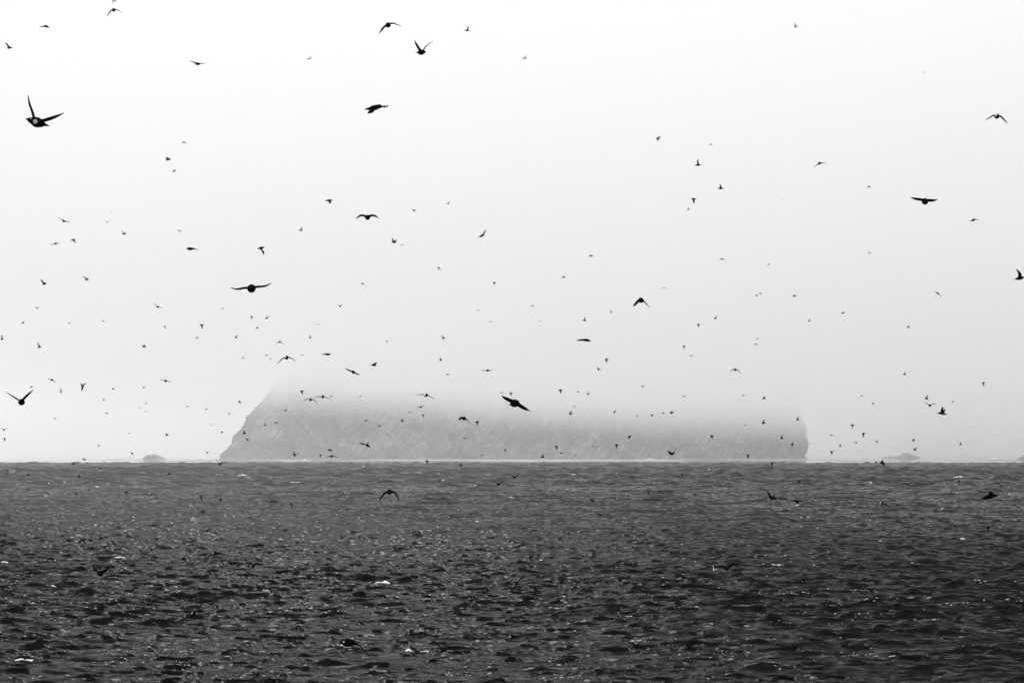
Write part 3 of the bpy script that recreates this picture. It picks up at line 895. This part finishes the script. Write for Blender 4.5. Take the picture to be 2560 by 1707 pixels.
def bird_mesh(H, T, w1, w2, L, flags, big):
    """all points in wing-length units: x right, z up (picture plane), y away; body centre at origin"""
    seg = 10 if big else 7
    LB = 1.12
    h2, t2 = np.array(H), np.array(T)
    l = np.linalg.norm(h2 - t2)
    if l > LB: LB = l * 1.02
    dep = math.sqrt(max(0, LB * LB - l * l)) * .5
    head = np.array([h2[0], -dep, h2[1]]); tail = np.array([t2[0], dep, t2[1]])
    ax = unit(tail - head)
    up = np.array([0, 0, 1.0]); side = unit(np.cross(ax, up))
    if np.linalg.norm(np.cross(ax, up)) < .2: side = unit(np.cross(ax, np.array([0, 1.0, 0])))
    up = np.cross(side, ax)
    fat = (1.15 if 'broad' in flags else 1.05) * (1.3 if L < 40 else 1) * (1.28 if dep > .45 else 1) * (1.2 if 'fat' in flags else 1)
    rings = []
    for t, a, b in BODY:
        c = head + (tail - head) * t
        rings.append([c + side * (a * fat * math.cos(q)) + up * (b * fat * math.sin(q)) for q in [2 * math.pi * k / seg for k in range(seg)]])
    V, Fc = loft(rings)
    # wings
    sh = head + (tail - head) * .36
    nst = 9 if big else 5
    front = 'front' in flags
    wings = [w1, w2 if w2 else None]
    for wi, w in enumerate(wings):
        mirrored = w is None
        if mirrored: w = w1
        P2 = [np.array(p) for p in w]
        root2 = np.array([sh[0], sh[2]])
        pl = [root2] + P2
        seglen = sum(np.linalg.norm(pl[i + 1] - pl[i]) for i in range(len(pl) - 1))
        dy = math.sqrt(max(0.0, 1 - min(seglen, 1) ** 2)) * .85
        if front: sgn = .6
        elif mirrored or wi == 1: sgn = 1.0
        else: sgn = -1.0
        s = 0; pts = []
        for i, p in enumerate(pl):
            if i: s += np.linalg.norm(pl[i] - pl[i - 1])
            q = np.array([p[0], sh[1] + sgn * dy * s / max(seglen, 1e-6), p[1]])
            if mirrored: q = q + np.array([.03, 0, -.04]) * (s / max(seglen, 1e-6))
            pts.append(q)
        Q = smooth_line(pts, nst)
        ch0 = .37 if 'tw' in flags and 'broad' in flags else .30 if 'broad' in flags else .20 if 'slim' in flags else .25
        twist = .75 if 'tw' in flags else .58 if 'broad' in flags and 'low' in flags else .42 if 'broad' in flags else .36 if front else .2
        rr = []
        for i in range(nst):
            f = i / (nst - 1)
            tan = unit(Q[min(i + 1, nst - 1)] - Q[max(i - 1, 0)])
            cd = ax - tan * np.dot(ax, tan)
            if np.linalg.norm(cd) < .25: cd = np.cross(tan, np.array([0, 1.0, 0]))
            cd = unit(cd)
            nn = np.cross(tan, cd)
            if nn[2] < 0: nn = -nn
            cd = unit(cd - nn * twist)
            nn = np.cross(tan, cd)
            chord = ch0 * (1.0 if f < .55 else 1 - .86 * ((f - .55) / .45) ** 1.6) * (1.15 - .25 * f)
            th = (.06 * (1 - .6 * f) + .008) * (1.35 if L < 70 else 1) * (1.5 if 'low' in flags else 1)
            if front: th += .012 * (1 - f)
            c = Q[i] + cd * chord * .12
            m = 6
            rr.append([c + cd * (chord * .5 * math.cos(q)) + nn * (th * .5 * math.sin(q)) for q in [2 * math.pi * k / m for k in range(m)]])
        v2, f2 = loft(rr)
        o = len(V)
        V = V + v2; Fc = Fc + [tuple(o + k for k in f) for f in f2]
    return V, Fc, head, tail, ax, side, up, fat

def shell(head, tail, side, up, t0, t1, q0, q1, fat, off=.006, n=6, m=6):
    """patch of plumage lying on the body"""
    rt = np.array(BODY)
    rings = []
    for i in range(n + 1):
        s = i / n; t = t0 + (t1 - t0) * s
        a = np.interp(t, rt[:, 0], rt[:, 1]) * fat + off; b = np.interp(t, rt[:, 0], rt[:, 2]) * fat + off
        c = head + (tail - head) * t
        half = math.sqrt(max(.02, 1 - (2 * s - 1) ** 2))
        qc = .5 * (q0 + q1); qh = .5 * (q1 - q0) * half
        rings.append([c + side * a * math.cos(q) + up * b * math.sin(q) for q in np.linspace(qc - qh, qc + qh, m)])
    V = [p for r in rings for p in r]; Fc = []
    for i in range(n):
        for k in range(m - 1):
            Fc.append((i * m + k, i * m + k + 1, (i + 1) * m + k + 1, (i + 1) * m + k))
    return V, Fc

def parse():
    out = []; rng = random.Random(5)
    for ln in BIRDS.strip().splitlines():
        if ln.startswith('P'):
            sec = [s.strip() for s in ln.split('/')]
            _, tile, h, t, L = sec[0].split()
            pts = lambda s: [tuple(map(float, p.split(','))) for p in s.split()]
            out.append(dict(tile=tile, pose='P', H=pts(h)[0], T=pts(t)[0], L=float(L), w1=pts(sec[1]), w2=pts(sec[2]),
                            k=float(sec[3]), flags=sec[4].split() if len(sec) > 4 else [], label=sec[5] if len(sec) > 5 else None))
        else:
            pose, tile, u, v, L, hd, k = ln.split()
            L = float(L) * 1.15
            H, T, w1, w2, fl = tmpl(pose, float(u), float(v), L, int(hd), rng)
            out.append(dict(tile=tile, pose=pose, H=H, T=T, L=float(L), w1=w1, w2=w2, k=float(k), flags=fl, label=None))
    return out

FLYERS = parse()
def pose_words(b):
    L = b['L']; cx, cy_ = b['c']
    up = lambda w: (cy_ - w[-1][1]) / L
    if b['pose'] == 'D': return "with wings folded back"
    if b['pose'] == 'X': return "banking on its side"
    a = up(b['w1'])
    if not b['w2']: return "with one wing straight up" if a > .25 else "with one wing hanging down" if a < -.25 else "with wing swept level"
    c = up(b['w2'])
    if a > .3 and c > .3: return "with wings in a V"
    if a < -.25 and c < -.25: return "with wings arched down"
    if abs(a - c) > .55: return "with wings tilted steeply"
    return "with level wings"

def place_birds():
    for b in FLYERS:
        cx = .5 * (b['H'][0] + b['T'][0]); cy_ = .5 * (b['H'][1] + b['T'][1])
        b['c'] = (cx, cy_)
        L = b['L']
        x, y = tp(b['tile'], cx, cy_)
        b['px'] = (x, y)
        d = WING * b['k'] * F * ZF / L
        lim = sea_depth(y + .8 * L / ZF, .5)
        if d > .93 * lim: d = .93 * lim
        b['d'] = d
        S = L / (F * ZF) * d
        c = at(x, y, d)
        q = lambda p: ((p[0] - cx) / L, -(p[1] - cy_) / L)
        big = L >= 55
        if y > 1165: b['flags'] = b['flags'] + ['low']
        V, Fc, head, tail, ax, side, up, fat = bird_mesh(q(b['H']), q(b['T']), [q(p) for p in b['w1']], [q(p) for p in b['w2']], L, b['flags'], big)
        mat = m_white if 'allwhite' in b['flags'] else m_dark
        o = mesh_obj("flying_bird", np.array(V) * S, Fc, mat)
        o.location = c
        b['obj'] = o
        if L >= 70:
            ring = [head + (tail - head) * t + (side * math.cos(g) * r + up * math.sin(g) * r * 1.2) for t, r in ((.06, .036), (.0, .026), (-.06, .010), (-.075, .002)) for g in [2 * math.pi * k / 6 for k in range(6)]]
            rv, rf = loft([ring[i * 6:i * 6 + 6] for i in range(4)])
            mesh_obj("bill", np.array(rv) * S, rf, m_bill, o)
            for sgn in ((-1, 1) if 'slim' in b['flags'] else ()):
                ev, ef = shell(head, tail, side, up, .10, .135, (.15 if sgn > 0 else math.pi - .65), (.65 if sgn > 0 else math.pi - .15), fat, .008, 4, 4)
                mesh_obj("eye", np.array(ev) * S, ef, m_white, o)
        if 'white' in b['flags']:
            dv = np.array([-.55, -1.0, .12]); qa = math.atan2(np.dot(dv, up), np.dot(dv, side))
            pv, pf = shell(head, tail, side, up, *((.08, .34, qa - .7, qa + .7) if 'low' in b['flags'] else (.02, .5, qa - 1.1, qa + 1.1) if 'front' in b['flags'] else (.2, .37, qa - .62, qa + .62)), fat, .012)
            mesh_obj("white_face_patch", np.array(pv) * S, pf, m_white, o, True)
            o.children[-1]["label"] = "white patch on the side of the face and breast"
        if 'spot' in b['flags']:
            pv, pf = shell(head, tail, side, up, .13, .21, -.3, .6, fat, .012)
            mesh_obj("white_eye_spot", np.array(pv) * S, pf, m_white, o)
        if 'belly' in b['flags']:
            pv, pf = shell(head, tail, side, up, .22, .80, math.pi * 1.1, math.pi * 1.9, fat)
            mesh_obj("pale_belly", np.array(pv) * S, pf, m_white, o)
            o.children[-1]["label"] = "pale belly"
place_birds()

# labels: named birds are landmarks for their neighbours
def direction(dx, dy):
    a = math.degrees(math.atan2(-dy, dx)) % 360
    return ["right of", "above right of", "above", "above left of", "left of", "below left of", "below", "below right of"][int((a + 22.5) // 45) % 8]
LANDMARKS = [("left rock", 384, 1142), ("two-peaked right rock", 2258, 1136), ("island's left foot", 535, 1145), ("island's right cliff", 2038, 1095)]
NAMED = [(b['label'], b['px']) for b in FLYERS if b['label']]
SHORT = {
 "small-headed bird with thin": "thin-winged bird at the top left", "stocky bird gliding": "stocky level-winged bird", "biggest bird in the left": "biggest bird in the left sky",
 "bird with one drooped": "bird with one drooped wing", "stout bird with both": "stout V-winged bird at the top", "hunched black bird with": "hunched black bird",
 "round bird with long": "round bird at the right edge", "hump-shaped black": "hump-shaped black bird", "black bird seen head-on": "long-winged head-on bird",
 "black bird with wings kinked": "bow-winged black bird", "black bird with both wings swept": "chevron-winged bird", "thick-bodied": "thick-bodied flat-winged bird",
 "heavy black bird": "heavy level-winged bird", "black bird with a raised": "bird cut by the right edge", "large V-winged bird": "large white-spotted V bird",
 "bird diving": "diving bird", "bird with thin wings arched": "thin-winged bird above the slope", "bird banking": "banking bird above the island",
 "right one of two": "two white-faced birds", "slim bird": "slim bird above the island", "dark arched": "arched bird before the island", "bird with spread wing": "fan-tailed bird",
 "large bird with wings arched": "large arched bird over water", "low V-winged": "low V-winged bird", "largest bird over the island": "largest bird over the island",
 "bird with bowed wings alone": "lone bow-winged bird", "bird beating": "wing-beating bird", "bird rising": "rising bird", "stout pale": "stout pale-bellied bird",
 "bird wheeling": "wheeling bird", "big hunched": "big hunched right-edge bird", "black bird with wings in a tall": "tall V-winged bird over water",
 "round bird with unevenly": "round bird over left water", "lower V": "lower V bird over water", "biggest bird over": "biggest bird over the water",
 "dark V-winged": "dark V bird over right water", "dark bird with flat": "flat-winged bird near the crest", "dark bird with long wavy": "wavy-winged bird",
 "dark bird with uneven": "uneven V bird near right edge", "white bird gliding": "white gliding bird",
}
for b in FLYERS:
    if b['label']:
        for k, s in SHORT.items():
            if b['label'].startswith(k): LANDMARKS.append((s, *b['px']))

ORD = ["nearest", "second nearest", "third nearest", "fourth nearest", "fifth nearest", "sixth nearest", "seventh nearest", "eighth nearest", "ninth nearest", "tenth nearest", "eleventh nearest", "twelfth nearest"]
def label_all(items, noun):
    """items: dicts with px, adj, pose -> unique label made of look, direction and landmark"""
    seen = {}
    for it in items:
        x, y = it['px']
        s, lx, ly = min(LANDMARKS, key=lambda m: math.hypot(m[1] - x, (m[2] - y) * 1.0))
        it['near'] = (math.hypot(lx - x, ly - y), s)
        it['key'] = f"{it['adj']} {noun}{' ' + it['pose'] if it['pose'] else ''}, {direction(x - lx, y - ly)} the {s}"
        seen.setdefault(it['key'], []).append(it)
    for key, L in seen.items():
        L.sort(key=lambda i: i['near'][0])
        for i, it in enumerate(L):
            it['text'] = key if len(L) == 1 else ORD[min(i, 11)] + " " + key
            if len(it['text'].split()) > 16: print('LONG', it['text'])
flat = []
for b in FLYERS:
    if b['label']:
        tag(b['obj'], b['label'], "bird", GROUP_FLY); continue
    adj = "faint" if b['k'] >= 1.6 else "tiny" if b['L'] <= 24 else "small" if b['L'] < 45 else "black"
    flat.append(dict(px=b['px'], adj=adj, pose=pose_words(b), o=b['obj']))
label_all(flat, "bird")
for it in flat: tag(it['o'], it['text'], "bird", GROUP_FLY)

# floating birds: three shapes, shared
def floater_mesh(seed):
    rng = random.Random(seed)
    prof = [(-.13, .005, .055), (-.11, .022, .05), (-.07, .045, .035), (-.02, .058, .025), (.04, .055, .03), (.08, .036, .055), (.095, .03, .085), (.105, .032, .112), (.125, .028, .122), (.145, .014, .118), (.17, .004, .108)]
    rings = []
    for x, r, z in prof:
        rings.append([np.array([x, r * math.cos(q) * .95, z + r * math.sin(q) * (.8 if x < .07 else 1)]) for q in [2 * math.pi * k / 8 for k in range(8)]])
    V, Fc = loft(rings)
    V = [v * np.array([1, 1, 1 + rng.uniform(-.1, .15)]) for v in V]
    me = bpy.data.meshes.new("floating_bird")
    me.from_pydata([tuple(v) for v in V], [], Fc); me.update()
    me.polygons.foreach_set("use_smooth", [True] * len(me.polygons)); me.materials.append(m_dark)
    return me
FM = [floater_mesh(s) for s in (1, 2, 3)]
rows = []
rng = random.Random(77)
for tile, lst in SITTING.items():
    for (u, v, hd) in lst:
        x, y = tp(tile, u, v)
        d = sea_depth(y, .05)
        c = at(x, y, d)
        o = bpy.data.objects.new("floating_bird", rng.choice(FM)); COL.objects.link(o)
        yy = d + np.linspace(-2.0, 1.2, 33)                   # riding the nearest crest
        mv = sea_move(np.full(33, c[0]), yy); ib = int(mv[:, 0].argmax()); z = float(mv[ib, 0])
        d = float(yy[ib] - CHOP * mv[ib, 2] * (1 - sstep(250, 700, yy[ib])))
        s = 1.55 * rng.uniform(.92, 1.1)
        if d > 700: s *= 1.25
        o.location = (c[0], d, z - .015)
        o.scale = (s, s, s)
        o.rotation_euler = (0, rng.uniform(-.1, .1), (0 if hd > 0 else math.pi) + rng.uniform(-.5, .5))
        rows.append(dict(px=(x, y), adj="dark" if d < 330 else "tiny dark", pose="", o=o))
LANDMARKS = [l for l in LANDMARKS if l[2] > 1120] + [("largest breaking crest", 955, 1454), ("bright whitecap at the right", 2395, 1192), ("small bright whitecap in mid-sea", 1193, 1307), ("white splash near the right edge", 2406, 1348), ("foaming crest in the foreground", 1021, 1633)]
label_all(rows, "floating bird")
for it in rows: tag(it['o'], it['text'], "bird", "seabirds floating on the sea")
# ------------------------------------------------------------------ air
def volume_material(name, density, g, col=1.0):
    m = bpy.data.materials.new(name); m.use_nodes = True
    n, l = m.node_tree.nodes, m.node_tree.links
    n.clear()
    o = n.new("ShaderNodeOutputMaterial"); v = n.new("ShaderNodeVolumePrincipled")
    v.inputs["Color"].default_value = (col, col, col, 1)
    v.inputs["Density"].default_value = density
    v.inputs["Anisotropy"].default_value = g
    l.new(v.outputs[0], o.inputs["Volume"])
    return m

def box_obj(name, x0, x1, y0, y1, z0, z1, mat):
    v = [(x, y, z) for z in (z0, z1) for y in (y0, y1) for x in (x0, x1)]
    f = [(0, 2, 3, 1), (4, 5, 7, 6), (0, 1, 5, 4), (2, 6, 7, 3), (0, 4, 6, 2), (1, 3, 7, 5)]
    return mesh_obj(name, v, f, mat, smooth=False)

haze = box_obj("haze", -9500, 9500, -9500, 9500, -4.5, 135, volume_material("haze_air", 6e-5, .32))
tag(haze, "pale even haze filling the air over the whole sea", "haze", kind="stuff")

def slab(name, xs, ys, zlo, zhi, mat):
    """closed body between two height fields over a grid"""
    X, Y = np.meshgrid(xs, ys)
    A = np.stack([X, Y, zlo(X, Y)], -1); B = np.stack([X, Y, zhi(X, Y)], -1)
    R, C = X.shape
    idx = lambda r, c, t: t * R * C + r * C + c
    faces = []
    for r in range(R - 1):
        for c in range(C - 1):
            faces.append((idx(r, c, 1), idx(r, c + 1, 1), idx(r + 1, c + 1, 1), idx(r + 1, c, 1)))
            faces.append((idx(r, c, 0), idx(r + 1, c, 0), idx(r + 1, c + 1, 0), idx(r, c + 1, 0)))
    for c in range(C - 1):
        faces.append((idx(0, c, 0), idx(0, c + 1, 0), idx(0, c + 1, 1), idx(0, c, 1)))
        faces.append((idx(R - 1, c + 1, 0), idx(R - 1, c, 0), idx(R - 1, c, 1), idx(R - 1, c + 1, 1)))
    for r in range(R - 1):
        faces.append((idx(r + 1, 0, 0), idx(r, 0, 0), idx(r, 0, 1), idx(r + 1, 0, 1)))
        faces.append((idx(r, C - 1, 0), idx(r + 1, C - 1, 0), idx(r + 1, C - 1, 1), idx(r, C - 1, 1)))
    V = np.concatenate([A.reshape(-1, 3), B.reshape(-1, 3)])
    return mesh_obj(name, V, faces, mat, smooth=False)

def fog_front(X):
    return 2010 + 0 * X
FOGX = np.linspace(-9000, 9000, 13)
fog = slab("fog_bank", FOGX, np.array([2060.0, 4500, 9000]), lambda X, Y: -3 + 0 * X, lambda X, Y: 134 + 0 * X,
           volume_material("fog_air", 6.0e-4, .32))
tag(fog, "pale fog bank lying on the sea around the island", "fog", kind="stuff")
cm = volume_material("cloud_air", 1.0, .32)
def cloud_nodes(n, l):
    """thin at its underside, thicker upwards; the underside hangs lower to the right"""
    v = [x for x in n if x.type == 'PRINCIPLED_VOLUME'][0]
    geo = n.new("ShaderNodeNewGeometry"); sep = n.new("ShaderNodeSeparateXYZ"); l.new(geo.outputs["Position"], sep.inputs[0])
    a = n.new("ShaderNodeMath"); a.operation = 'MULTIPLY_ADD'; l.new(sep.outputs[0], a.inputs[0]); a.inputs[1].default_value = .06; l.new(sep.outputs[2], a.inputs[2])
    t = n.new("ShaderNodeTexNoise"); t.inputs["Scale"].default_value = .006; t.inputs["Detail"].default_value = 2
    l.new(geo.outputs["Position"], t.inputs["Vector"])
    c = n.new("ShaderNodeMath"); c.operation = 'MULTIPLY_ADD'; l.new(t.outputs["Fac"], c.inputs[0]); c.inputs[1].default_value = 22; l.new(a.outputs[0], c.inputs[2])
    r = n.new("ShaderNodeMapRange"); r.inputs[1].default_value = 32; r.inputs[2].default_value = 92; r.inputs[3].default_value = 0; r.inputs[4].default_value = 1
    l.new(c.outputs[0], r.inputs[0])
    q = n.new("ShaderNodeMath"); q.operation = 'POWER'; l.new(r.outputs[0], q.inputs[0]); q.inputs[1].default_value = 1.7
    d = n.new("ShaderNodeMath"); d.operation = 'MULTIPLY'; l.new(q.outputs[0], d.inputs[0]); d.inputs[1].default_value = 5.0e-3
    l.new(d.outputs[0], v.inputs["Density"])
cloud_nodes(cm.node_tree.nodes, cm.node_tree.links)
cl = slab("low_cloud", np.linspace(-6000, 6000, 3), np.linspace(-1500, 8990, 3), lambda X, Y: 8 + 0 * X, lambda X, Y: 133.5 + 0 * X, cm)
tag(cl, "low pale cloud hiding the top of the island", "cloud", kind="stuff")
